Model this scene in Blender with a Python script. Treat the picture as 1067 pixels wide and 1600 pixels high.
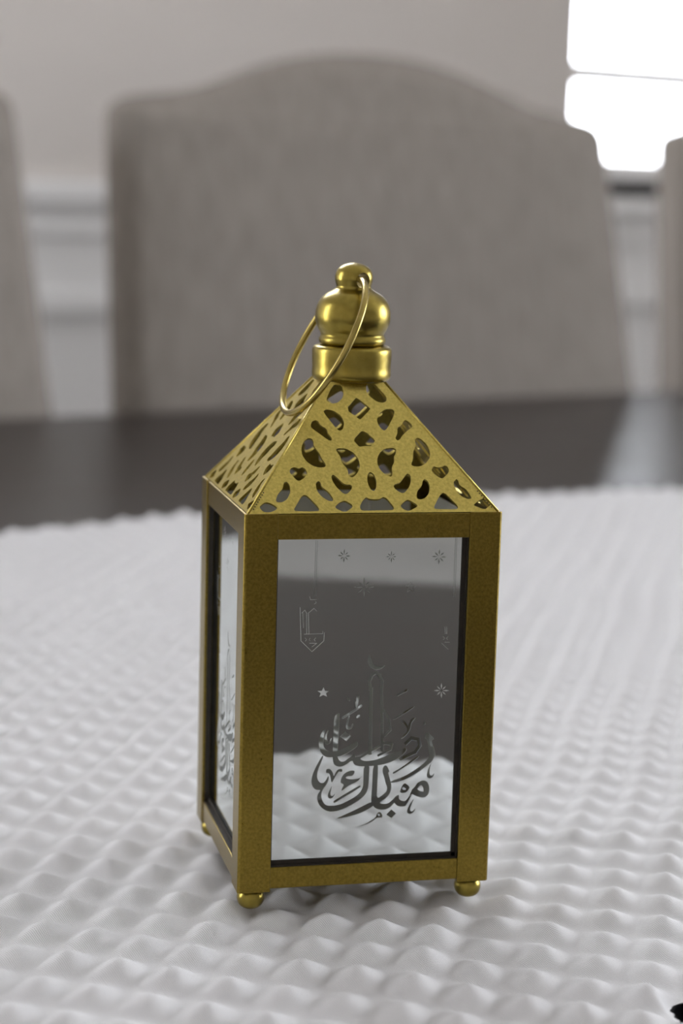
import bpy, bmesh, math, random
import numpy as np
from mathutils import Vector, Matrix
from mathutils.geometry import delaunay_2d_cdt

for o in list(bpy.data.objects):
    bpy.data.objects.remove(o)
scene = bpy.context.scene
C = scene.collection
random.seed(7)
rng = np.random.default_rng(7)

# ------------------------------------------------------------------ camera
Z0 = 0.765                       # height of the ridges of the cloth above the floor
CAM = (-0.2683, -0.3961, Z0 + 0.1664)
cam_d = bpy.data.cameras.new('camera')
cam = bpy.data.objects.new('camera', cam_d)
C.objects.link(cam)
right = Vector((0.83109, -0.55546, 0.02751)).normalized()
fwd = Vector((0.55229, 0.81850, -0.15822)).normalized()
up = right.cross(fwd).normalized()
right = fwd.cross(up)
m = Matrix((right, up, -fwd)).transposed().to_4x4()
m.translation = CAM
cam.matrix_world = m
cam_d.sensor_fit = 'VERTICAL'
cam_d.sensor_height = 22.3
cam_d.sensor_width = 14.87
cam_d.lens = 3085.6 / 1600 * 22.3
cam_d.clip_start = 0.01
cam_d.dof.use_dof = True
cam_d.dof.focus_distance = 0.455
cam_d.dof.aperture_fstop = 43.0 / 6.0
scene.camera = cam

# ------------------------------------------------------------------ daylight
world = bpy.data.worlds.new('overcast_sky')
scene.world = world
world.use_nodes = True
wn = world.node_tree
bg = wn.nodes['Background']
tc = wn.nodes.new('ShaderNodeTexCoord')
sep = wn.nodes.new('ShaderNodeSeparateXYZ')
mr = wn.nodes.new('ShaderNodeMapRange')
mr.inputs['From Min'].default_value = -0.08
mr.inputs['From Max'].default_value = 0.05
mx = wn.nodes.new('ShaderNodeMix')
mx.data_type = 'RGBA'
mx.inputs['A'].default_value = (0.68, 0.66, 0.66, 1)
mx.inputs['B'].default_value = (0.93, 0.965, 1.04, 1)
wn.links.new(tc.outputs['Generated'], sep.inputs[0])
wn.links.new(sep.outputs['Z'], mr.inputs['Value'])
wn.links.new(mr.outputs[0], mx.inputs['Factor'])
wn.links.new(mx.outputs['Result'], bg.inputs['Color'])
bg.inputs['Strength'].default_value = 16.0

ROOM = dict(x0=-1.7, x1=3.3, y0=-5.0, y1=1.615, h=2.6)
# window openings: name, wall, along0, along1, z0, z1
WINDOWS = [('window_1', 'back', 1.435, 2.45, 0.972, 2.35),
           ('unseen_window_left', 'left', 0.95, 1.58, 0.06, 2.20),  # assumed, out of view; shaped to light the low back wall
           ('unseen_window_right', 'right', -2.0, -0.1, 0.75, 2.20),  # added out of view as fill light from the right
           ('unseen_window_back', 'back', 0.05, 1.15, 1.60, 2.35)]  # unseen high window, added for back light on the cloth
def portal(wall, a0, a1, z0, z1):
    L = bpy.data.lights.new('daylight_portal', 'AREA')
    L.shape = 'RECTANGLE'
    L.size = a1 - a0
    L.size_y = z1 - z0
    L.cycles.is_portal = True
    o = bpy.data.objects.new('daylight_portal', L)
    C.objects.link(o)
    ca, cz = (a0 + a1) / 2, (z0 + z1) / 2
    if wall == 'back':
        o.location = (ca, ROOM['y1'] + 0.02, cz); d = Vector((0, -1, 0))
    elif wall == 'front':
        o.location = (ca, ROOM['y0'] - 0.02, cz); d = Vector((0, 1, 0))
    elif wall == 'right':
        o.location = (ROOM['x1'] + 0.02, ca, cz); d = Vector((-1, 0, 0))
    else:
        o.location = (ROOM['x0'] - 0.02, ca, cz); d = Vector((1, 0, 0))
    o.rotation_euler = d.to_track_quat('-Z', 'Y').to_euler()
for nm, wl, a0, a1, z0, z1 in WINDOWS:
    portal(wl, a0, a1, z0, z1)

vs = scene.view_settings
vs.view_transform = 'Standard'
vs.look = 'None'
vs.gamma = 1.0
vs.use_curve_mapping = False
vs.exposure = 0.0

# ------------------------------------------------------------------ helpers
def tag(o, label=None, cat=None, group=None, kind=None):
    if label: o['label'] = label
    if cat: o['category'] = cat
    if group: o['group'] = group
    if kind: o['kind'] = kind
    return o

def link(name, me, parent=None):
    o = bpy.data.objects.new(name, me)
    C.objects.link(o)
    if parent is not None:
        o.parent = parent
    return o

def empty(name, loc=(0, 0, 0), rz=0.0):
    o = bpy.data.objects.new(name, None)
    C.objects.link(o)
    o.location = loc
    o.rotation_euler = (0, 0, rz)
    o.empty_display_size = 0.05
    return o

def mesh(name, verts, faces, mats, smooth=False, mat_idx=None):
    me = bpy.data.meshes.new(name)
    me.from_pydata([tuple(v) for v in verts], [], [tuple(f) for f in faces])
    for mt in (mats if isinstance(mats, (list, tuple)) else [mats]):
        me.materials.append(mt)
    if mat_idx is not None:
        me.polygons.foreach_set('material_index', mat_idx)
    if smooth:
        me.polygons.foreach_set('use_smooth', [True] * len(me.polygons))
    me.update()
    return me

def bm_mesh(name, bm, mats, smooth=False):
    me = bpy.data.meshes.new(name)
    bmesh.ops.recalc_face_normals(bm, faces=bm.faces)
    bm.to_mesh(me)
    bm.free()
    for mt in (mats if isinstance(mats, (list, tuple)) else [mats]):
        me.materials.append(mt)
    if smooth:
        me.polygons.foreach_set('use_smooth', [True] * len(me.polygons))
    return me

def bm_box(bm, lo, hi):
    r = bmesh.ops.create_cube(bm, size=1.0)
    vs_ = r['verts']
    for v in vs_:
        v.co = Vector([lo[i] + (v.co[i] + 0.5) * (hi[i] - lo[i]) for i in range(3)])
    return vs_

def box_mesh(name, lo, hi, mat, bevel=0.0, seg=2):
    bm = bmesh.new()
    bm_box(bm, lo, hi)
    if bevel:
        bmesh.ops.bevel(bm, geom=bm.edges[:], offset=bevel, segments=seg, affect='EDGES', profile=0.5)
    return bm_mesh(name, bm, mat)

def prism(name, poly, axis, a0, a1, mat, bevel=0.0):
    """Extrude a 2-D polygon along an axis. axis 'x': poly=(y,z); 'y': (x,z); 'z': (x,y)."""
    def p(q, a):
        return {'x': (a, q[0], q[1]), 'y': (q[0], a, q[1]), 'z': (q[0], q[1], a)}[axis]
    bm = bmesh.new()
    v0 = [bm.verts.new(p(q, a0)) for q in poly]
    v1 = [bm.verts.new(p(q, a1)) for q in poly]
    n = len(poly)
    bm.faces.new(v0); bm.faces.new(v1[::-1])
    for i in range(n):
        bm.faces.new((v0[i], v0[(i + 1) % n], v1[(i + 1) % n], v1[i]))
    if bevel:
        bmesh.ops.recalc_face_normals(bm, faces=bm.faces)
        bmesh.ops.bevel(bm, geom=bm.edges[:], offset=bevel, segments=2, affect='EDGES', profile=0.5)
    return bm_mesh(name, bm, mat)

def lathe(name, prof, mat, seg=64, center=(0, 0)):
    verts, faces = [], []
    for r, z in prof:
        for i in range(seg):
            a = 2 * math.pi * i / seg
            verts.append((center[0] + r * math.cos(a), center[1] + r * math.sin(a), z))
    n = len(prof)
    for j in range(n - 1):
        for i in range(seg):
            k = (i + 1) % seg
            faces.append((j * seg + i, j * seg + k, (j + 1) * seg + k, (j + 1) * seg + i))
    faces.append(tuple(range(seg))[::-1])
    faces.append(tuple((n - 1) * seg + i for i in range(seg)))
    return mesh(name, verts, faces, mat, smooth=True)

def smooth_profile(pts, n=6):
    """Catmull-Rom through the points."""
    out = []
    P = [pts[0]] + list(pts) + [pts[-1]]
    for i in range(1, len(P) - 2):
        for k in range(n):
            t = k / n
            q = []
            for d in range(len(pts[0])):
                a, b, c_, e = P[i - 1][d], P[i][d], P[i + 1][d], P[i + 2][d]
                q.append(0.5 * (2 * b + (c_ - a) * t + (2 * a - 5 * b + 4 * c_ - e) * t * t + (-a + 3 * b - 3 * c_ + e) * t ** 3))
            out.append(tuple(q))
    out.append(tuple(pts[-1]))
    return out

# ------------------------------------------------------------------ materials
def new_mat(name):
    mt = bpy.data.materials.new(name)
    mt.use_nodes = True
    nt = mt.node_tree
    return mt, nt, nt.nodes['Principled BSDF']

def N(nt, kind, **kw):
    n = nt.nodes.new(kind)
    for k, v in kw.items():
        if k in n.inputs.keys():
            n.inputs[k].default_value = v
        else:
            setattr(n, k, v)
    return n

def ramp(nt, src, stops):
    r = nt.nodes.new('ShaderNodeValToRGB')
    el = r.color_ramp.elements
    while len(el) < len(stops):
        el.new(0.5)
    for e, (p_, c_) in zip(el, stops):
        e.position = p_
        e.color = (*c_, 1)
    nt.links.new(src, r.inputs[0])
    return r

def noise_mat(name, c0, c1, scale, rough=0.6, metallic=0.0, bump=0.0, stretch=(1, 1, 1), detail=6.0, spec=0.5, bscale=None, bdist=0.001, rough_var=0.0):
    mt, nt, b = new_mat(name)
    t = N(nt, 'ShaderNodeTexCoord')
    mp = N(nt, 'ShaderNodeMapping')
    mp.inputs['Scale'].default_value = stretch
    nt.links.new(t.outputs['Object'], mp.inputs['Vector'])
    n = N(nt, 'ShaderNodeTexNoise', Scale=scale, Detail=detail)
    nt.links.new(mp.outputs[0], n.inputs['Vector'])
    r = ramp(nt, n.outputs['Fac'], [(0.3, c0), (0.7, c1)])
    nt.links.new(r.outputs[0], b.inputs['Base Color'])
    b.inputs['Roughness'].default_value = rough
    b.inputs['Metallic'].default_value = metallic
    b.inputs['Specular IOR Level'].default_value = spec
    if rough_var:
        mrg = N(nt, 'ShaderNodeMapRange')
        mrg.inputs['To Min'].default_value = rough - rough_var
        mrg.inputs['To Max'].default_value = rough + rough_var
        nt.links.new(n.outputs['Fac'], mrg.inputs['Value'])
        nt.links.new(mrg.outputs[0], b.inputs['Roughness'])
    if bump:
        n2 = N(nt, 'ShaderNodeTexNoise', Scale=bscale or scale, Detail=3.0)
        nt.links.new(mp.outputs[0], n2.inputs['Vector'])
        bp = N(nt, 'ShaderNodeBump', Strength=bump, Distance=bdist)
        nt.links.new(n2.outputs['Fac'], bp.inputs['Height'])
        nt.links.new(bp.outputs[0], b.inputs['Normal'])
    return mt

GOLD_ROOF_LIT = noise_mat('gold_paint_lit_roof', (0.46, 0.365, 0.085), (0.66, 0.53, 0.14), 1500, rough=0.34, metallic=0.9, bump=0.25, bscale=2600, bdist=0.0002, rough_var=0.06)  # same gold paint, lightened to stand for ceiling light on the roof
GOLD = noise_mat('gold_paint', (0.20, 0.140, 0.025), (0.30, 0.213, 0.042), 1500, rough=0.30, metallic=1.0, bump=0.25, bscale=2600, bdist=0.0002, rough_var=0.06)
GOLD_SMOOTH = noise_mat('gold_enamel', (0.27, 0.205, 0.042), (0.34, 0.265, 0.06), 500, rough=0.29, metallic=1.0, bump=0.08, bscale=900, bdist=0.0002)
GOLD_WIRE = noise_mat('gold_wire', (0.33, 0.25, 0.07), (0.42, 0.33, 0.10), 300, rough=0.26, metallic=0.95)
WALL = noise_mat('greige_wall_paint', (0.71, 0.67, 0.63), (0.73, 0.69, 0.65), 4, rough=0.85, bump=0.05, bscale=220, bdist=0.001)
TRIM = noise_mat('white_trim_paint', (0.88, 0.878, 0.87), (0.90, 0.898, 0.89), 3, rough=0.45)
DARK_STRIP = noise_mat('near_black', (0.012, 0.012, 0.014), (0.02, 0.02, 0.022), 20, rough=0.6)
CEIL = noise_mat('ceiling_paint', (0.8, 0.8, 0.79), (0.83, 0.83, 0.82), 3, rough=0.9)
FLOOR = noise_mat('pale_carpet', (0.62, 0.61, 0.60), (0.72, 0.71, 0.70), 60, rough=0.95, bump=0.3, bscale=300, bdist=0.003)
LINEN = noise_mat('linen_upholstery', (0.255, 0.228, 0.202), (0.33, 0.298, 0.265), 170, rough=0.9, stretch=(1, 1, 0.06), bump=0.25, bscale=700, bdist=0.0008, spec=0.2)
LEG_WOOD = noise_mat('espresso_leg', (0.02, 0.013, 0.010), (0.04, 0.026, 0.019), 30, rough=0.4, stretch=(1, 1, 0.1))
TABLE_WOOD = noise_mat('espresso_table', (0.014, 0.0095, 0.008), (0.028, 0.020, 0.0165), 22, rough=0.34, stretch=(0.12, 1.6, 1), detail=9, spec=0.45, rough_var=0.04, bump=0.05, bscale=60, bdist=0.0006)

# mirror silvering, its painted back, the clear glass and the etched lines
MIRROR, nt, b = new_mat('silvered_mirror')
b.inputs['Base Color'].default_value = (0.90, 0.905, 0.915, 1)
b.inputs['Metallic'].default_value = 1.0
b.inputs['Roughness'].default_value = 0.025
n = N(nt, 'ShaderNodeTexNoise', Scale=90.0, Detail=2.0)
t = N(nt, 'ShaderNodeTexCoord')
nt.links.new(t.outputs['Object'], n.inputs['Vector'])
bp = N(nt, 'ShaderNodeBump', Strength=0.006, Distance=0.001)
nt.links.new(n.outputs['Fac'], bp.inputs['Height'])
nt.links.new(bp.outputs[0], b.inputs['Normal'])
MIRROR_BACK = noise_mat('mirror_backing_paint', (0.66, 0.67, 0.65), (0.70, 0.71, 0.69), 60, rough=0.6)

def clear_mat(name, tint, gloss, diff=0.0, rough=0.02, dcol=0.6):
    mt = bpy.data.materials.new(name)
    mt.use_nodes = True
    nt = mt.node_tree
    nt.nodes.remove(nt.nodes['Principled BSDF'])
    out = nt.nodes['Material Output']
    tr = N(nt, 'ShaderNodeBsdfTransparent')
    tr.inputs[0].default_value = (*tint, 1)
    gl = N(nt, 'ShaderNodeBsdfGlossy')
    gl.inputs['Roughness'].default_value = rough
    fr = N(nt, 'ShaderNodeFresnel', IOR=1.45)
    ml = N(nt, 'ShaderNodeMath', operation='MULTIPLY')
    ml.inputs[1].default_value = gloss
    nt.links.new(fr.outputs[0], ml.inputs[0])
    mx_ = N(nt, 'ShaderNodeMixShader')
    nt.links.new(ml.outputs[0], mx_.inputs[0])
    if diff:
        df = N(nt, 'ShaderNodeBsdfDiffuse')
        df.inputs[0].default_value = (dcol, dcol, dcol, 1)
        m2 = N(nt, 'ShaderNodeMixShader')
        m2.inputs[0].default_value = diff
        nt.links.new(tr.outputs[0], m2.inputs[1])
        nt.links.new(df.outputs[0], m2.inputs[2])
        nt.links.new(m2.outputs[0], mx_.inputs[1])
    else:
        nt.links.new(tr.outputs[0], mx_.inputs[1])
    nt.links.new(gl.outputs[0], mx_.inputs[2])
    nt.links.new(mx_.outputs[0], out.inputs[0])
    return mt
PUTTY = noise_mat('dark_putty', (0.012, 0.009, 0.005), (0.03, 0.022, 0.012), 400, rough=0.7)
LIT_ETCH = clear_mat('etched_light_through', (0.9, 0.9, 0.9), 0.4, diff=0.92, dcol=0.92)  # white put into these etched lines for light seen through the panels
GLASS = clear_mat('clear_pane', (0.97, 0.98, 0.975), 0.06)
ETCH = clear_mat('etched_glass', (0.92, 0.93, 0.92), 0.4, diff=0.15, dcol=0.7)
WIN_GLASS = clear_mat('window_glass', (0.98, 0.98, 0.98), 1.0)

# woven waffle cloth: bump of the threads, shade of their gaps painted into the colour
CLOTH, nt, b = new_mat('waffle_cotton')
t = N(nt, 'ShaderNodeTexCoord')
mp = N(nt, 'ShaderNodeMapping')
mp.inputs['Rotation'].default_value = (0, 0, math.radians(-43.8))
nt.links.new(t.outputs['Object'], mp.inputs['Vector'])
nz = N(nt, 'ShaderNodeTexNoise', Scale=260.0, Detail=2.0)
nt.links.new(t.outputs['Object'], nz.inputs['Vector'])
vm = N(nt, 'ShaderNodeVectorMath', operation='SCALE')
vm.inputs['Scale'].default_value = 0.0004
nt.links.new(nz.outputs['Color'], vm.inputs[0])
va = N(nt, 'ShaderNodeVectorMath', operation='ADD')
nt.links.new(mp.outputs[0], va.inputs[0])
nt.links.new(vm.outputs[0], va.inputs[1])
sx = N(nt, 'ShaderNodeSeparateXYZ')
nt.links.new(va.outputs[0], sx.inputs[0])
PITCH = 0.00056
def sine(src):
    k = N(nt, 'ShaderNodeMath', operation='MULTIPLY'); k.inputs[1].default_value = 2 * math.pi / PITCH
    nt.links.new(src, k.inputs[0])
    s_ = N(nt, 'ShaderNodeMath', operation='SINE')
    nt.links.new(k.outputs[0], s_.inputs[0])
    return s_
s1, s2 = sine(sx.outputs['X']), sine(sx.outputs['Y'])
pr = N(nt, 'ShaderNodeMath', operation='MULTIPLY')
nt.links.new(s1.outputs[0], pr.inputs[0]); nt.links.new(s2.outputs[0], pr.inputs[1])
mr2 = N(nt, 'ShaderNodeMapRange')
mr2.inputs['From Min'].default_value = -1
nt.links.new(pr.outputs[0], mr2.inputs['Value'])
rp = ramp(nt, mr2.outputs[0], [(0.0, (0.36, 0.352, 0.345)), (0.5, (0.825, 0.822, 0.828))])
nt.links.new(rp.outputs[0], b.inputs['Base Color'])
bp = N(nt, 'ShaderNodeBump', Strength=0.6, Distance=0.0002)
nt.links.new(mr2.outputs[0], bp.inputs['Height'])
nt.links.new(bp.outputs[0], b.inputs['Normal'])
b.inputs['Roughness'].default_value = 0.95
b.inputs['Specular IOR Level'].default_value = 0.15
ROOF_HOLES = [
[(-26.99,1.83),(-25.44,3.03),(-24.31,2.83),(-22.76,1.71),(-22.97,1.07),(-24.52,0.35),(-26.13,0.45)],
[(-22.8,3.14),(-22.82,3.82),(-22.25,5.16),(-20.94,6.57),(-20.54,8.24),(-19.83,8.56),(-19.22,7.52),(-19.2,5.76),(-20.22,3.76),(-21.25,3.09),(-22.2,2.94)],
[(-18.92,1.17),(-18.58,1.69),(-16.76,4.52),(-16.08,4.92),(-15.33,4.58),(-13.24,1.81),(-13.02,1.11),(-13.24,0.52),(-18.66,0.58)],
[(-13.06,7.98),(-12.36,8.61),(-11.87,8.17),(-11.77,6.99),(-10.19,5.63),(-9.36,3.86),(-9.55,3.17),(-10.53,3.22),(-12.02,4.35),(-13,6.03)],
[(-18.92,10.94),(-18.51,12.03),(-17.54,12.35),(-16.59,11.92),(-15.73,12.34),(-14.98,11.84),(-14.67,10.65),(-15.52,9.44),(-16.75,8.57),(-17.52,8.85)],
[(-15.4,17.29),(-14.84,18.89),(-13.78,20.05),(-12.82,20.23),(-12.25,19.6),(-12.34,18.05),(-11.19,16),(-10.82,14.54),(-10.02,13.04),(-10.24,12.28),(-11.73,12.16),(-13.24,12.68),(-14.56,13.84),(-15.37,15.47)],
[(-7.21,16.97),(-6.68,17.43),(-4.65,17.35),(-2.87,16.11),(-1.93,14.29),(-1.94,12.29),(-2.85,10.53),(-4.08,9.43),(-4.98,9.84),(-5.01,11.72),(-6.11,13.38),(-6.35,15.23)],
[(-9.16,9.8),(-8.72,10.33),(-8.07,9.82),(-6.77,8.13),(-5.96,7.52),(-4.9,7.63),(-4.44,6.91),(-4.95,6.01),(-6.02,5.03),(-6.8,5.13),(-8.27,6.9),(-9.01,8.57)],
[(-0.63,9.4),(-0.18,10.64),(0.41,10.98),(1.15,10.28),(1.51,8.43),(1.25,6.76),(0.62,5.74),(-0.14,6.08),(-0.66,7.67)],
[(-9.18,1.8),(-7.9,2.92),(-6.69,3.33),(-5.18,2.3),(-5.01,1.58),(-6.68,0.35),(-7.66,0.4),(-9.02,1.25)],
[(-3.4,1.7),(-2.38,3.44),(-1.53,4.16),(-0.68,3.65),(1.02,3.52),(1.8,3.72),(2.5,4.21),(3.25,3.93),(4.67,1.62),(4.67,0.92),(4.22,0.68),(-0.95,0.59),(-3.12,0.59)],
[(-2.67,19.69),(-0.66,21.92),(-0.14,22.17),(0.81,21.82),(2.68,19.68),(2.29,18.93),(1.36,17.92),(0.07,18.06),(-1.28,17.82),(-1.72,18.2)],
[(-3.34,28.25),(-0.69,31.33),(-0.19,31.44),(2.67,28.57),(2.46,28.08),(-0.04,25.46),(-0.52,25.46)],
[(-9,27.46),(-8.29,28.2),(-6.41,27.88),(-4.74,26.42),(-4.19,24.51),(-4.67,22.85),(-5.45,22.21),(-6.15,22.55)],
[(-12.41,23.76),(-11.97,24.86),(-10.98,25.23),(-10.4,24.72),(-10.02,23.67),(-8.72,22.86),(-8.43,21.33),(-7.66,20.1),(-7.96,19.45),(-8.66,19.65),(-10.43,21.28),(-12.35,23.03)],
[(-7.78,30.99),(-6.93,32.92),(-6.06,34.44),(-5.14,35.34),(-3.56,34.96),(-3.25,32.91),(-3.9,31.18),(-5.19,30.04),(-6.53,29.8),(-7.46,30.25)],
[(2.28,34.05),(2.69,35.37),(3.58,35.93),(4.53,35.65),(7.05,31.79),(6.96,30.67),(6.01,30.03),(4.58,30.32),(3.05,31.73),(2.36,32.9)],
[(3.83,25.44),(4.51,26.98),(6.17,28.27),(7.97,28.35),(8.48,27.68),(8.11,26.4),(6.03,22.83),(5.15,22.24),(4.42,23.03),(3.89,24.31)],
[(7.6,20.25),(8.34,21.5),(8.5,23.07),(9.84,24.03),(10.28,24.98),(10.97,25.25),(12.15,24.14),(12.28,23.22),(10.88,22.27),(9.46,20.91),(8.67,19.76),(8,19.53)],
[(2.43,14.44),(3.21,16.08),(4.65,17.32),(6.6,17.58),(7.44,17.11),(7.24,16.06),(6.63,15.18),(6.56,13.69),(5.72,12.36),(5.68,10.29),(5.17,9.54),(4.12,9.96),(2.98,11.19),(2.35,12.8)],
[(12.31,19.74),(13.04,20.37),(13.94,19.91),(15.21,18.29),(15.61,16.09),(15.25,14.62),(14.07,13.17),(12.51,12.31),(10.93,12.44),(10.45,12.94),(11.11,14.26),(11.49,16.49),(12.41,18.17)],
[(15.27,11.62),(15.92,12.45),(16.81,12.05),(17.93,12.24),(18.64,12.66),(19.25,12.34),(19.54,11.22),(19,10.28),(17.54,9.01),(16.69,9.37),(15.28,10.69)],
[(5.4,7),(5.66,7.54),(7.08,7.93),(8.58,9.9),(9.28,10.5),(9.87,10.03),(9.87,8.42),(9.03,6.57),(7.68,5.17),(6.73,5.36),(5.7,6.27)],
[(10.58,3.65),(10.61,4.7),(11.09,5.97),(12.28,7.15),(12.63,8.51),(13.17,8.95),(13.91,8.31),(14.19,6.87),(13.74,5.19),(12.7,3.88),(11.5,3.39)],
[(14.32,1.32),(14.9,2.38),(16.35,4.73),(17.08,5.24),(17.84,4.82),(20.02,1.79),(20.18,1.19),(19.71,0.73),(14.58,0.79)],
[(20.04,8.08),(20.92,8.96),(21.32,8.45),(21.38,7.24),(22.9,6.06),(23.7,4.23),(23.74,3.54),(22.77,3.45),(21.4,4.21),(20.26,5.89)],
[(24.01,1.95),(26.39,3.56),(27.22,3.42),(28.08,1.91),(27.62,1.34),(26.48,0.56),(24.28,1.58)],
[(6.29,1.87),(7.99,3.35),(8.82,3.28),(10.45,1.94),(10.23,1.39),(8.12,0.35),(6.86,0.87)]]
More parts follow.
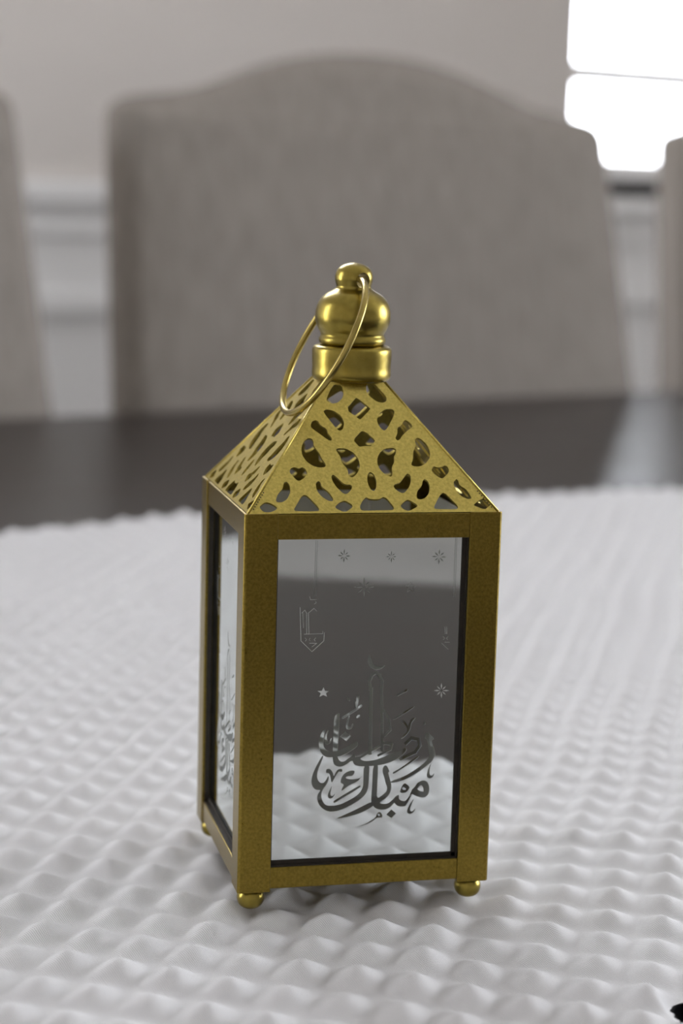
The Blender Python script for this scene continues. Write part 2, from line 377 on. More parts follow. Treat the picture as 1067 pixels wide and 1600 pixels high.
ETCH_SHAPES = [
[(-8.01,40.18),(-7.77,40.98),(-6.82,41.56),(-6.73,41.15),(-6.76,38.51),(-6.82,35.67),(-6.93,32.42),(-6.97,31.1),(-6.66,30.17),(-6.04,29.69),(-5.23,29.7),(-4.44,30.39),(-3.84,30.67),(-2.95,31.49),(-2.74,31.34),(-2.6,30.21),(-3.2,29.72),(-3.91,29.55),(-4.8,28.87),(-5.8,28.4),(-6.82,28.44),(-7.64,28.98),(-8.01,29.81),(-8.14,32.47),(-8.07,36.94)],
[(-3.39,30.01),(-2.86,30.54),(-1.96,30.87),(-1.4,30.3),(-1.02,29.81),(0.08,29.58),(2.26,29.79),(4.43,30.55),(6.24,31.21),(8.06,31.58),(9.5,32.63),(9.96,31.88),(8.83,30.64),(7.39,29.59),(5.22,28.76),(3.04,28.37),(0.85,28.27),(-1.34,28.29),(-2.8,28.71)],
[(-10,37.61),(-10.4,37.63),(-11.08,36.64),(-11.54,35.03),(-11.51,33.81),(-11.06,32.17),(-10.34,31.33),(-9.51,30.85),(-8.1,30.79),(-7.09,30.9),(-6.08,31.06),(-4.48,31.71),(-2.68,32.87),(-2.09,33.46),(-2.22,34.38),(-2.63,34.4),(-3.72,33.73),(-5.32,32.97),(-6.93,32.38),(-8.14,32.16),(-9.15,32.4),(-9.97,32.94),(-10.4,33.77),(-10.43,34.99),(-10.17,36.61)],
[(-9.29,37.59),(-9.88,36.8),(-10.24,35.39),(-10.17,34.37),(-9.8,34.05),(-9.1,34.03),(-8.51,34.82),(-8.39,35.63),(-8.67,35.5),(-8.92,34.83),(-9.31,34.65),(-9.59,35.06),(-9.62,36.18),(-9.38,36.98)],
[(-6.46,35.86),(-5.24,37),(-3.82,35.81),(-4.9,34.63)],
[(-6.24,40.42),(-5.95,40.68),(-3.76,41.96),(-1.97,43.22),(-1.47,43.45),(-1.32,43.1),(-1.55,42.7),(-3.54,41.41),(-5.73,40.1),(-6.13,40.11)],
[(-3.4,44.89),(-3.01,43.96),(-2.81,44.26),(-2.75,45.37),(-2.46,45.87),(-2.14,45.56),(-2.16,44.64),(-2.38,43.23),(-2.67,42.63),(-3.02,42.85),(-3.21,43.87)],
[(-4.44,40.87),(-4.91,39.67),(-5.17,38.26),(-5.05,37.64),(-4.44,37.38),(-3.73,37.59),(-3.35,38.39),(-3.37,38.9),(-3.63,38.81),(-3.85,38.21),(-4.25,38.02),(-4.63,38.34),(-4.59,39.25),(-4.23,40.66)],
[(-4.97,45.24),(-4.56,45.02),(-4.24,44.41),(-4.53,44.28),(-4.89,44.53)],
[(-2.7,40.4),(-2.31,40.96),(-1.8,40.88),(-1.73,40.47),(-2.19,40.14),(-2.59,40.08)],
[(6.85,45.38),(9.36,46.82),(9.67,46.71),(9.49,46.21),(7.17,45.06)],
[(6.13,39.49),(8.33,40.95),(10.74,42.4),(11.56,42.58),(10.76,41.89),(8.95,40.72),(6.54,39.38)],
[(7.98,39.23),(9.01,39.19),(9.65,38.35),(9.98,37.72),(10.26,38.53),(10.54,39.34),(11.24,39.83),(11.86,39.71),(11.27,39.11),(10.78,38.31),(10.62,37.09),(10.14,36.08),(8.95,34.89),(8.24,34.61),(8.53,35.11),(9.72,36.3),(9.79,37.12),(9.25,38.16),(8.41,38.6)],
[(14.13,35.12),(14.27,35.83),(14.77,36.12),(15.3,35.79),(16.48,34.52),(16.19,34.22),(15.88,34.13),(16.01,33.4),(16.68,31.93),(16.89,30.69),(16.66,29.67),(16.16,29.27),(15.5,30.12),(15.24,31.78),(14.94,33.24),(14.63,34.38),(14.27,34.6)],
[(13.76,38.41),(14,38.65),(14.34,38.43),(14.29,38.02),(13.9,38)],
[(6.15,24.06),(6.42,24.53),(7.84,24.95),(9.73,25.64),(11.61,26.71),(13.48,27.98),(14.78,29.17),(15.51,30.29),(15.27,31.64),(15.44,32.21),(16.6,32.07),(16.84,30.82),(16.59,29.67),(16.15,28.73),(15.02,27.92),(13.52,26.73),(11.27,25.38),(9.38,24.5),(7.86,24.09),(6.44,23.96)],
[(6.55,26.44),(6.82,26.71),(8.89,27.87),(11.13,29.41),(12.63,30.4),(13.02,30.2),(11.53,29.01),(9.28,27.57),(7.41,26.4),(6.84,26.14)],
[(0.01,55.62),(-0.47,53.83),(0.11,52.38),(1.58,51.61),(3.03,51.75),(4.08,52.81),(2.65,52.38),(1.18,52.89),(0.42,54.17)],
[(-10.53,31.43),(-10.35,31.16),(-11.07,29.01),(-11.56,27.8),(-11.78,26.41),(-11.49,25.35),(-10.87,24.71),(-10.18,24.68),(-9.59,25.27),(-9.18,26.13),(-8.92,26.38),(-8.9,25.42),(-9.38,24.21),(-10.14,23.19),(-10.47,22.5),(-10.62,21.63),(-10.41,20.57),(-9.78,19.48),(-8.9,19.06),(-7.5,19.03),(-5.77,19.3),(-3.87,20.19),(-2.15,21.17),(-1.13,22.1),(-0.55,23.31),(-0.52,25.07),(-0.54,28.5),(0.87,28.44),(0.86,26.77),(0.86,24.66),(0.69,22.73),(0.12,21.34),(-1.08,20.24),(-2.79,19.17),(-4.69,18.2),(-6.77,17.55),(-8.68,17.53),(-10.09,18.27),(-11.08,19.37),(-11.58,20.62),(-11.57,21.67),(-11.24,22.36),(-10.74,22.95),(-11.78,22.94),(-12.57,23.56),(-13.07,24.72),(-13.06,25.76),(-12.75,27.15),(-12.1,28.7),(-11.28,30.24)],
[(1.72,28.44),(2.99,28.78),(3,25.82),(2.94,22.95),(2.93,20.27),(4.33,21.17),(5.26,21.99),(5.32,23.04),(4.91,24.02),(4.69,24.98),(4.16,26.54),(4.09,27.49),(4.39,28.24),(4.86,28.42),(5.35,27.92),(5.87,26.66),(5.5,26.48),(5.92,25.12),(6.35,23.77),(6.39,22.42),(6.05,21.29),(5.31,20.36),(4.19,19.55),(3.63,19.09),(4.79,18.89),(5.74,19),(6.67,19.73),(7.59,20.74),(8.16,21.06),(8.36,20.8),(8.39,19.84),(9.17,19.42),(9.94,19.39),(10.67,20.32),(11.21,21.45),(11.47,22.21),(12.13,22.76),(12.67,23.69),(13.61,24.27),(14.57,24.34),(15.26,23.78),(15.68,22.8),(15.78,21.64),(15.47,20.59),(14.72,19.99),(13.56,20.1),(12.4,20.53),(11.51,21.05),(11.07,19.92),(10.53,18.79),(9.98,18.04),(9.02,18.04),(8.25,18.12),(7.67,18.53),(7.26,19.12),(6.34,18.01),(5.21,17.49),(3.88,17.45),(2.91,17.78),(2.23,18.29),(1.62,19.37),(1.51,20.15),(1.67,23.96)],
[(1.58,19.6),(-0.33,18.71),(-2.75,17.58),(-5.17,16.54),(-6.55,15.99),(-6.75,15.82),(-6.19,15.71),(-4.1,16.05),(-1.32,16.72),(0.76,17.6),(2.14,18.42),(2.82,19.1)],
[(8.48,21.76),(8.86,22.89),(9.31,23.64),(9.79,23.81),(10.87,22.91),(10.8,22.24),(10.25,21.49),(9.49,21.33),(8.82,21.4)],
[(11.94,19.78),(11.48,19.32),(10.75,18.01),(10.4,17.06),(10.52,16.38),(11.2,16.02),(11.96,16.31),(12.42,17.06),(12.46,17.5),(12.03,17.08),(11.57,16.72),(11.17,17.02),(11.24,17.79),(11.59,18.74)],
[(15.93,28.36),(15.6,27.8),(15.08,26.28),(14.98,25.33),(15.42,24.73),(16.1,24.61),(16.66,25.16),(16.88,26.11),(16.45,25.55),(15.98,25.38),(15.64,25.78),(15.63,27.03)],
[(5.31,16.23),(6.55,17.46),(7.77,16.41),(6.72,15.24)],
[(-2.37,13.49),(-1.58,13.63),(0.16,14.17),(1.89,15.06),(2.84,15.82),(2.99,16.61),(3.59,17.03),(4.13,16.74),(4.47,16.01),(4.26,15.45),(3.46,15.52),(2.94,15.46),(1.91,14.62),(0.17,13.9),(-1.58,13.49)],
[(-9.65,27.55),(-9.57,27.98),(-8.97,28.13),(-8.44,27.85),(-7.99,27.13),(-7.7,26.16),(-7.21,27.28),(-6.71,27.87),(-6.1,28.02),(-5.66,27.74),(-5.73,27.13),(-6.08,27.14),(-6.34,27.33),(-6.85,26.91),(-7.51,25.71),(-8.01,24.68),(-8.27,24.78),(-8.48,25.93),(-8.76,26.9),(-9.2,27.01),(-9.46,26.88)],
[(-8.08,24.15),(-8.49,23.12),(-8.98,22.09),(-8.99,21.21),(-8.6,20.75),(-7.99,20.72),(-7.4,21.49),(-7.28,22.15),(-7.66,21.5),(-8.18,21.35),(-8.42,21.89),(-8.22,23.11)],
[(-2.77,27.36),(-2.67,26.92),(-3.17,26.06),(-3.69,26.03),(-4.39,26.02),(-4.9,25.6),(-3.67,25.29),(-2.28,25.32),(-1.18,25.59),(-1.57,24.94),(-2.42,24.36),(-3.63,23.97),(-4.66,23.22),(-5.51,22.55),(-5.83,22.65),(-5.53,23.34),(-5.21,24.12),(-5.82,24.32),(-6.07,24.95),(-5.78,25.99),(-5.11,26.84),(-4.25,27.3),(-3.39,27.47)],
[(-7.7,19.92),(-7.54,20.26),(-1.53,23.7),(-1.14,23.65),(-1.16,23.16),(-7.17,19.72),(-7.52,19.65)],
[(-6.72,79.11),(-6.53,79.89),(-6.68,80.56),(-6.87,79.91)],
[(-6.57,79.04),(-6.01,79.32),(-5.72,79.81),(-6.24,79.57)],
[(-6.52,78.89),(-5.72,78.68),(-5.04,78.8),(-5.71,79.01)],
[(-6.58,78.76),(-6.27,78.18),(-5.77,77.88),(-6.03,78.4)],
[(-6.72,78.71),(-6.91,77.92),(-6.76,77.25),(-6.57,77.9)],
[(-6.87,78.77),(-7.43,78.49),(-7.71,78.01),(-7.2,78.24)],
[(-6.92,78.92),(-7.72,79.14),(-8.4,79.01),(-7.73,78.81)],
[(-6.86,79.06),(-7.17,79.63),(-7.67,79.93),(-7.41,79.41)],
[(4.56,78.69),(4.69,79.36),(4.52,79.93),(4.4,79.37)],
[(4.69,78.64),(5.16,78.9),(5.37,79.33),(4.95,79.1)],
[(4.74,78.52),(5.43,78.37),(6,78.5),(5.42,78.65)],
[(4.7,78.4),(4.99,77.93),(5.43,77.69),(5.18,78.12)],
[(4.58,78.35),(4.45,77.68),(4.62,77.11),(4.74,77.67)],
[(4.45,78.4),(3.98,78.14),(3.77,77.72),(4.19,77.94)],
[(4.4,78.52),(3.71,78.68),(3.14,78.54),(3.72,78.39)],
[(4.44,78.64),(4.15,79.12),(3.72,79.35),(3.96,78.92)],
[(16.12,78.58),(16.33,79.48),(16.15,80.25),(15.94,79.5)],
[(16.29,78.5),(16.94,78.83),(17.26,79.38),(16.67,79.11)],
[(16.35,78.34),(17.28,78.09),(18.06,78.23),(17.29,78.47)],
[(16.28,78.18),(16.65,77.52),(17.23,77.18),(16.92,77.77)],
[(16.11,78.12),(15.91,77.23),(16.09,76.45),(16.3,77.2)],
[(15.95,78.2),(15.3,77.88),(14.97,77.32),(15.57,77.59)],
[(15.88,78.37),(14.95,78.62),(14.18,78.48),(14.95,78.24)],
[(15.96,78.52),(15.59,79.18),(15.01,79.52),(15.31,78.93)],
[(-1.77,71.78),(-1.64,72.92),(-1.83,73.88),(-1.97,72.93)],
[(-1.56,71.7),(-0.83,72.19),(-0.41,72.85),(-1.07,72.43)],
[(-1.47,71.49),(-0.31,71.31),(0.65,71.46),(-0.32,71.64)],
[(-1.55,71.29),(-1.01,70.54),(-0.32,70.09),(-0.78,70.77)],
[(-1.75,71.21),(-1.89,70.07),(-1.69,69.12),(-1.55,70.07)],
[(-1.96,71.3),(-2.69,70.81),(-3.11,70.15),(-2.45,70.57)],
[(-2.05,71.5),(-3.21,71.69),(-4.16,71.54),(-3.2,71.36)],
[(-1.97,71.7),(-2.51,72.46),(-3.19,72.9),(-2.74,72.23)]]
ETCH_ISLANDS = [
[(12.82,22.15),(13.28,22.8),(13.85,23.07),(14.25,22.47),(14.38,21.54),(13.7,21.63)],
[(9.07,22.5),(9.44,22.83),(10.03,22.36),(9.75,22.13),(9.23,22.21)],
[(3.26,16.39),(3.7,16.44),(3.8,16.04),(3.45,15.97)]]
LIT_SHAPES = [
[(-10.74,47.84),(-10.39,46.96),(-9.45,46.89),(-10.13,46.35),(-9.85,45.53),(-10.77,45.97),(-11.68,45.55),(-11.4,46.45),(-12.2,46.98),(-11.16,46.99)],
[(17.85,46.38),(18.01,47.28),(17.79,48.04),(17.63,47.29)],
[(18.01,46.31),(18.63,46.65),(18.92,47.21),(18.36,46.93)],
[(18.09,46.15),(19.01,45.93),(19.76,46.1),(18.99,46.31)],
[(18.02,45.99),(18.41,45.35),(19,45.03),(18.67,45.61)],
[(17.87,45.93),(17.71,45.03),(17.93,44.27),(18.09,45.02)],
[(17.7,46),(17.08,45.66),(16.8,45.1),(17.36,45.38)],
[(17.63,46.16),(16.71,46.38),(15.96,46.21),(16.72,46)],
[(17.69,46.32),(17.3,46.96),(16.72,47.28),(17.04,46.7)]]
LIT_LINES = [
(0.162,[(-16.83,66.96),(-16.42,59.04),(-13.75,56.41),(-10.99,58.9),(-10.91,60.89)]),
(0.135,[(-15.71,60.61),(-11.3,60.63)]),
(0.135,[(-11.3,60.63),(-11.27,61.21)]),
(0.153,[(-16.36,65.63),(-15.68,66.32),(-15.26,65.61),(-15.09,60.59)]),
(0.162,[(-14.56,60.58),(-14.82,65.6),(-13.53,66.67),(-12.85,66)]),
(0.135,[(-16.14,65.63),(-15.92,62.11)]),
(0.135,[(-14.61,69.46),(-14.37,68.71),(-12.92,68.77)]),
(0.144,[(-13.47,67.72),(-13.03,67.94),(-13.13,68.33)]),
(0.135,[(-15.47,59.72),(-15.1,59.36),(-15.36,58.97)]),
(0.108,[(-14.27,59.64),(-14.49,59.3),(-14.21,58.98)]),
(0.135,[(-12.95,59.66),(-13.29,59.27),(-13.02,58.91)]),
(0.135,[(-14.33,58.41),(-12.65,58.37),(-13.78,57.56)]),
(0.135,[(18.1,61.54),(18.25,59.88)]),
(0.135,[(18.6,61.53),(18.66,59.87)]),
(0.135,[(17.82,59.22),(18.2,58.85),(17.85,58.46)]),
(0.135,[(18.96,59.19),(18.66,58.84),(18.94,58.43)]),
(0.117,[(18.24,57.87),(19.42,57.84)]),
(0.135,[(17.52,57.61),(19.12,56.18)])]
ETCH_LINES = [
(0.081,[(9.39,72.49),(9.75,71.61),(10.7,71.55),(9.98,70.98),(10.26,70.07),(9.45,70.6),(8.67,70.1),(8.9,71),(8.13,71.6),(9.08,71.62),(9.39,72.49)]),
(0.072,[(-13.46,82.61),(-13.57,78.27),(-13.48,69.74)]),
(0.072,[(-13.07,82.61),(-13.17,78.26),(-13.08,69.73)]),
(0.072,[(19.93,82.81),(19.91,78.65),(20.01,68.87)]),
(0.072,[(20.29,82.8),(20.27,78.65),(20.37,68.87)]),
(0.724,[(0.46,46.95),(0.22,48.95),(0.83,50.37),(1.78,51.07),(2.71,50.32),(3.3,48.86),(3.26,46.87)]),
(0.797,[(0.71,47.13),(0.8,39.33),(0.94,31.31)]),
(0.724,[(3.18,47.05),(3.57,39.23),(3.88,31.93)]),
(0.892,[(9.61,33.54),(10.9,34.78),(12.67,34.39),(13.03,32.9),(11.95,31.29),(9.92,30.44),(8.5,29.78)]),
(0.652,[(-1.76,30.31),(1.46,32.2),(4.33,33.74),(6.17,33.49),(5.84,32.22),(2.96,30.86)]),
(0.579,[(3.89,41.77),(5.24,39.54),(5.69,36.97),(4.27,35.56)])]

# ------------------------------------------------------------------ the room
R_ = ROOM
TH = 0.14
def wall_panels(wall):
    """Wall with its window openings cut out, as one solid of abutting blocks."""
    if wall in ('back', 'front'):
        a0, a1 = R_['x0'] - TH, R_['x1'] + TH
    else:
        a0, a1 = R_['y0'], R_['y1']
    ops = [(w[2], w[3], w[4], w[5]) for w in WINDOWS if w[1] == wall]
    rects, q = [], a0
    for b0, b1, z0, z1 in sorted(ops):
        rects += [(q, b0, 0, R_['h']), (b0, b1, 0, z0), (b0, b1, z1, R_['h'])]
        q = b1
    rects.append((q, a1, 0, R_['h']))
    bm = bmesh.new()
    for q0, q1, z0, z1 in rects:
        if wall == 'back':
            bm_box(bm, (q0, R_['y1'], z0), (q1, R_['y1'] + TH, z1))
        elif wall == 'front':
            bm_box(bm, (q0, R_['y0'] - TH, z0), (q1, R_['y0'], z1))
        elif wall == 'left':
            bm_box(bm, (R_['x0'] - TH, q0, z0), (R_['x0'], q1, z1))
        else:
            bm_box(bm, (R_['x1'], q0, z0), (R_['x1'] + TH, q1, z1))
    return bm_mesh('wall_' + wall, bm, WALL)
for wname in ('back', 'left', 'front', 'right'):
    tag(link('wall_' + wname, wall_panels(wname)), kind='structure')
tag(link('floor', box_mesh('floor', (R_['x0'] - TH, R_['y0'] - TH, -0.1), (R_['x1'] + TH, R_['y1'] + TH, 0), FLOOR)), kind='structure')
tag(link('ceiling', box_mesh('ceiling', (R_['x0'] - TH, R_['y0'] - TH, R_['h']), (R_['x1'] + TH, R_['y1'] + TH, R_['h'] + 0.1), CEIL)), kind='structure')

# wainscot, chair rail and panel moulding along the back wall
yw = R_['y1']
tag(link('wainscot_trim', box_mesh('wainscot', (R_['x0'], yw - 0.008, 0.0), (R_['x1'], yw, 0.872), TRIM)), kind='structure').name = 'trim_1'
rail = [(yw, 0.939), (yw - 0.030, 0.939), (yw - 0.033, 0.935), (yw - 0.033, 0.919), (yw - 0.028, 0.914), (yw - 0.014, 0.911),
        (yw - 0.010, 0.905), (yw - 0.010, 0.899), (yw - 0.020, 0.896), (yw - 0.022, 0.888), (yw - 0.020, 0.881), (yw - 0.010, 0.877), (yw - 0.008, 0.871), (yw, 0.871)]
tag(link('trim_2', prism('chair_rail', rail, 'x', R_['x0'], R_['x1'], TRIM)), kind='structure')
def moulding(i, x0, x1, z0, z1):
    w, d = 0.028, 0.016
    root = tag(empty('trim_%d' % i, (0, 0, 0)), kind='structure')
    y_ = yw - 0.008
    for nm, lo, hi in (('moulding_rail', (x0, z1 - w), (x1, z1)), ('moulding_rail', (x0, z0), (x1, z0 + w)),
                       ('moulding_stile', (x0, z0 + w), (x0 + w, z1 - w)), ('moulding_stile', (x1 - w, z0 + w), (x1, z1 - w))):
        link(nm, box_mesh(nm, (lo[0], y_ - d, lo[1]), (hi[0], y_, hi[1]), TRIM, bevel=0.005), root)
moulding(3, -0.9, 0.3, 0.18, 0.821)
moulding(4, 0.42, 1.12, 0.18, 0.821)
moulding(5, 1.24, 2.30, 0.18, 0.821)
base = [(yw - 0.008, 0.0), (yw - 0.024, 0.0), (yw - 0.024, 0.10), (yw - 0.016, 0.115), (yw - 0.008, 0.118)]
tag(link('baseboard_back', prism('baseboard', base, 'x', R_['x0'], R_['x1'], TRIM)), kind='structure')

def make_window(nm, wall, a0, a1, z0, z1, bars_z, bars_a, sill):
    root = tag(empty(nm), kind='structure')
    def bx(part, q0, q1, zz0, zz1, d0, d1, mat, bevel=0.003, parent=None):
        # depth runs outwards from the room face of the wall
        if wall == 'back':
            lo, hi = (q0, R_['y1'] + d0, zz0), (q1, R_['y1'] + d1, zz1)
        elif wall == 'front':
            lo, hi = (q0, R_['y0'] - d1, zz0), (q1, R_['y0'] - d0, zz1)
        elif wall == 'right':
            lo, hi = (R_['x1'] + d0, q0, zz0), (R_['x1'] + d1, q1, zz1)
        else:
            lo, hi = (R_['x0'] - d1, q0, zz0), (R_['x0'] - d0, q1, zz1)
        return link(part, box_mesh(part, lo, hi, mat, bevel=bevel), parent or root)
    f = 0.04
    bx('frame_rail', a0, a1, z1 - f, z1, 0.05, 0.11, TRIM)
    bx('frame_rail', a0, a1, z0, z0 + 0.016, 0.05, 0.11, TRIM)
    bx('frame_stile', a0, a0 + f, z0 + 0.016, z1 - f, 0.05, 0.11, TRIM)
    bx('frame_stile', a1 - f, a1, z0 + 0.016, z1 - f, 0.05, 0.11, TRIM)
    zs = [z0 + 0.016] + list(bars_z) + [z1 - f]
    as_ = [a0 + f] + list(bars_a) + [a1 - f]
    for zb_ in bars_z:
        bx('glazing_bar', a0 + f, a1 - f, zb_ - 0.013, zb_ + 0.013, 0.07, 0.095, TRIM, 0.002)
    for ab in bars_a:
        bx('mullion', ab - 0.02, ab + 0.02, z0 + 0.016, z1 - f, 0.06, 0.10, TRIM, 0.003)
    for i in range(len(zs) - 1):
        for j in range(len(as_) - 1):
            bx('pane', as_[j], as_[j + 1], zs[i], zs[i + 1], 0.080, 0.084, WIN_GLASS, 0)
    if sill:
        bx('sill', a0 - 0.02, a1 + 0.02, z0 - 0.012, z0 + 0.002, -0.035, 0.05, TRIM, 0.003)
    return root
make_window(*WINDOWS[0], [1.104, 1.60], [2.10], True)
make_window(*WINDOWS[1], [1.45], [], True)
make_window(*WINDOWS[3], [], [0.6], True)
make_window(*WINDOWS[2], [1.55], [-1.3], True)
tag(link('trim_6', box_mesh('dark_strip', (1.42, yw - 0.03, 0.944), (2.465, yw, 0.9595), DARK_STRIP, bevel=0.002)), kind='structure')  # near-black strip along the wall below the sill

# ------------------------------------------------------------------ dining table
TT = 0.7605
tb = empty('dining_table', (0.72, 0.254, 0))
tag(tb, 'dark espresso wooden dining table under the white waffle cloth', 'table')
tx, ty = 1.22, 0.708
link('table_top', box_mesh('table_top', (-tx, -ty, TT - 0.042), (tx, ty, TT), TABLE_WOOD, bevel=0.007, seg=3), tb)
for nm, lo, hi in (('apron', (-tx + 0.1, -ty + 0.09, TT - 0.14), (tx - 0.1, -ty + 0.112, TT - 0.042)), ('apron', (-tx + 0.1, ty - 0.112, TT - 0.14), (tx - 0.1, ty - 0.09, TT - 0.042)),
                   ('apron', (-tx + 0.08, -ty + 0.112, TT - 0.14), (-tx + 0.102, ty - 0.112, TT - 0.042)), ('apron', (tx - 0.102, -ty + 0.112, TT - 0.14), (tx - 0.08, ty - 0.112, TT - 0.042))):
    link(nm, box_mesh(nm, lo, hi, TABLE_WOOD, bevel=0.002), tb)
def taper_leg(w0, w1, z0, z1, mat, bev=0.004, dx=0, dy=0):
    bm = bmesh.new()
    vs_ = bm_box(bm, (-0.5, -0.5, z0), (0.5, 0.5, z1))
    for v in vs_:
        w = w1 if v.co.z > (z0 + z1) / 2 else w0
        v.co.x *= w; v.co.y *= w
        if v.co.z < (z0 + z1) / 2:
            v.co.x += dx; v.co.y += dy
    bmesh.ops.bevel(bm, geom=bm.edges[:], offset=bev, segments=2, affect='EDGES')
    return bm_mesh('leg', bm, mat)
tl = taper_leg(0.055, 0.085, 0, TT - 0.042, TABLE_WOOD)
for sx_ in (-1, 1):
    for sy_ in (-1, 1):
        link('leg', tl, tb).location = (sx_ * (tx - 0.06), sy_ * (ty - 0.06), 0)

# ------------------------------------------------------------------ chairs
U = 0.85
def back_outline():
    half = [(0.0, 0.340), (0.05, 0.3375), (0.10, 0.329), (0.145, 0.316), (0.18, 0.3035), (0.21, 0.2945), (0.245, 0.289), (0.275, 0.285), (0.292, 0.279), (0.300, 0.268), (0.302, 0.25)]
    half = smooth_profile(half, 3)
    side = [(0.308, 0.15), (0.314, 0.05), (0.3195, -0.05), (0.3195, -0.36)]
    rt = half + side
    lf = [(-x, z) for x, z in rt[::-1]][:-1]
    return [(x * U, z * U) for x, z in lf + rt]          # left bottom, over the top, right bottom
def make_back(mat):
    ol = back_outline()
    n = len(ol)
    # rounded shell: rings from the flat front to the flat back
    th = 0.052
    rings = [(0.0, 0.018), (0.004, 0.008), (0.012, 0.002), (0.022, 0.0), (th - 0.022, 0.0), (th - 0.012, 0.002), (th - 0.004, 0.008), (th, 0.018)]
    cx, cz = 0.0, -0.02
    verts, faces = [], []
    nrm = []
    for i in range(n):
        a = Vector(ol[i - 1]) if i else Vector((ol[0][0], ol[0][1] - 0.1))
        c_ = Vector(ol[(i + 1)]) if i < n - 1 else Vector((ol[-1][0], ol[-1][1] - 0.1))
        d = (c_ - a).normalized()
        nrm.append(Vector((-d.y, d.x)))                  # outwards for a path running over the top to the right
    for y_, ins in rings:
        for i in range(n):
            q = Vector(ol[i]) - nrm[i] * ins
            verts.append((q.x, y_, q.y))
    for r in range(len(rings) - 1):
        for i in range(n):
            k = (i + 1) % n
            faces.append((r * n + i, r * n + k, (r + 1) * n + k, (r + 1) * n + i))
    # padded front and back: columns joining left and right halves of the outline
    def cap(r, flip, puff):
        h = n // 2
        prev = None
        ncol = 9
        for i in range(h + 1):
            a, c_ = r * n + i, r * n + (n - 1 - i)
            va, vc = Vector(verts[a]), Vector(verts[c_])
            row = [a]
            if c_ != a:
                for k in range(1, ncol):
                    f = k / ncol
                    p_ = va.lerp(vc, f)
                    fz = min(1.0, max(0.0, (0.33 * U - p_.z) / 0.08))
                    p_.y += puff * math.sin(math.pi * f) ** 0.5 * fz
                    row.append(len(verts)); verts.append(tuple(p_))
                row.append(c_)
            if prev:
                if len(row) == len(prev):
                    for k in range(len(row) - 1):
                        fc = (prev[k], prev[k + 1], row[k + 1], row[k])
                        faces.append(fc if flip else fc[::-1])
                else:
                    for k in range(len(prev) - 1):
                        fc = (prev[k], prev[k + 1], row[0])
                        faces.append(fc if flip else fc[::-1])
            prev = row
    cap(0, True, -0.012)
    cap(len(rings) - 1, False, 0.008)
    verts[:] = [(x, y + 0.18 * z, z) for x, y, z in verts]   # raked backwards
    bm = bmesh.new()
    me = mesh('backrest', verts, faces, mat, smooth=True)
    bm.from_mesh(me)
    bpy.data.meshes.remove(me)
    return bm_mesh('backrest', bm, mat, smooth=True)
back_me = make_back(LINEN)
seat_bm = bmesh.new()
bm_box(seat_bm, (-0.262, -0.475, 0.375), (0.262, -0.055, 0.49))
bmesh.ops.bevel(seat_bm, geom=seat_bm.edges[:], offset=0.022, segments=3, affect='EDGES')
seat_me = bm_mesh('seat', seat_bm, LINEN, smooth=True)
fleg = taper_leg(0.034, 0.046, 0, 0.385, LEG_WOOD)
bleg = taper_leg(0.034, 0.050, 0, 0.45, LEG_WOOD, dy=0.06)
def chair(x, y, rz, label):
    r = empty('dining_chair', (x, y, 0), rz)
    tag(r, label, 'chair', 'linen dining chairs along the far side of the table')
    link('backrest', back_me, r).location = (0, 0, Z0)
    link('seat', seat_me, r)
    for s in (-1, 1):
        link('leg', fleg, r).location = (s * 0.225, -0.435, 0)
        link('leg', bleg, r).location = (s * 0.225, -0.005, 0)
    return r
YC = 0.985
chair(0.730, YC, 0.0, 'beige linen camelback dining chair standing directly behind the lantern')
chair(0.130, YC, 0.0, 'beige linen dining chair cut off at the left edge of the photo')
chair(1.384, 1.022, math.radians(-8), 'beige linen dining chair at the right edge below the bright window')

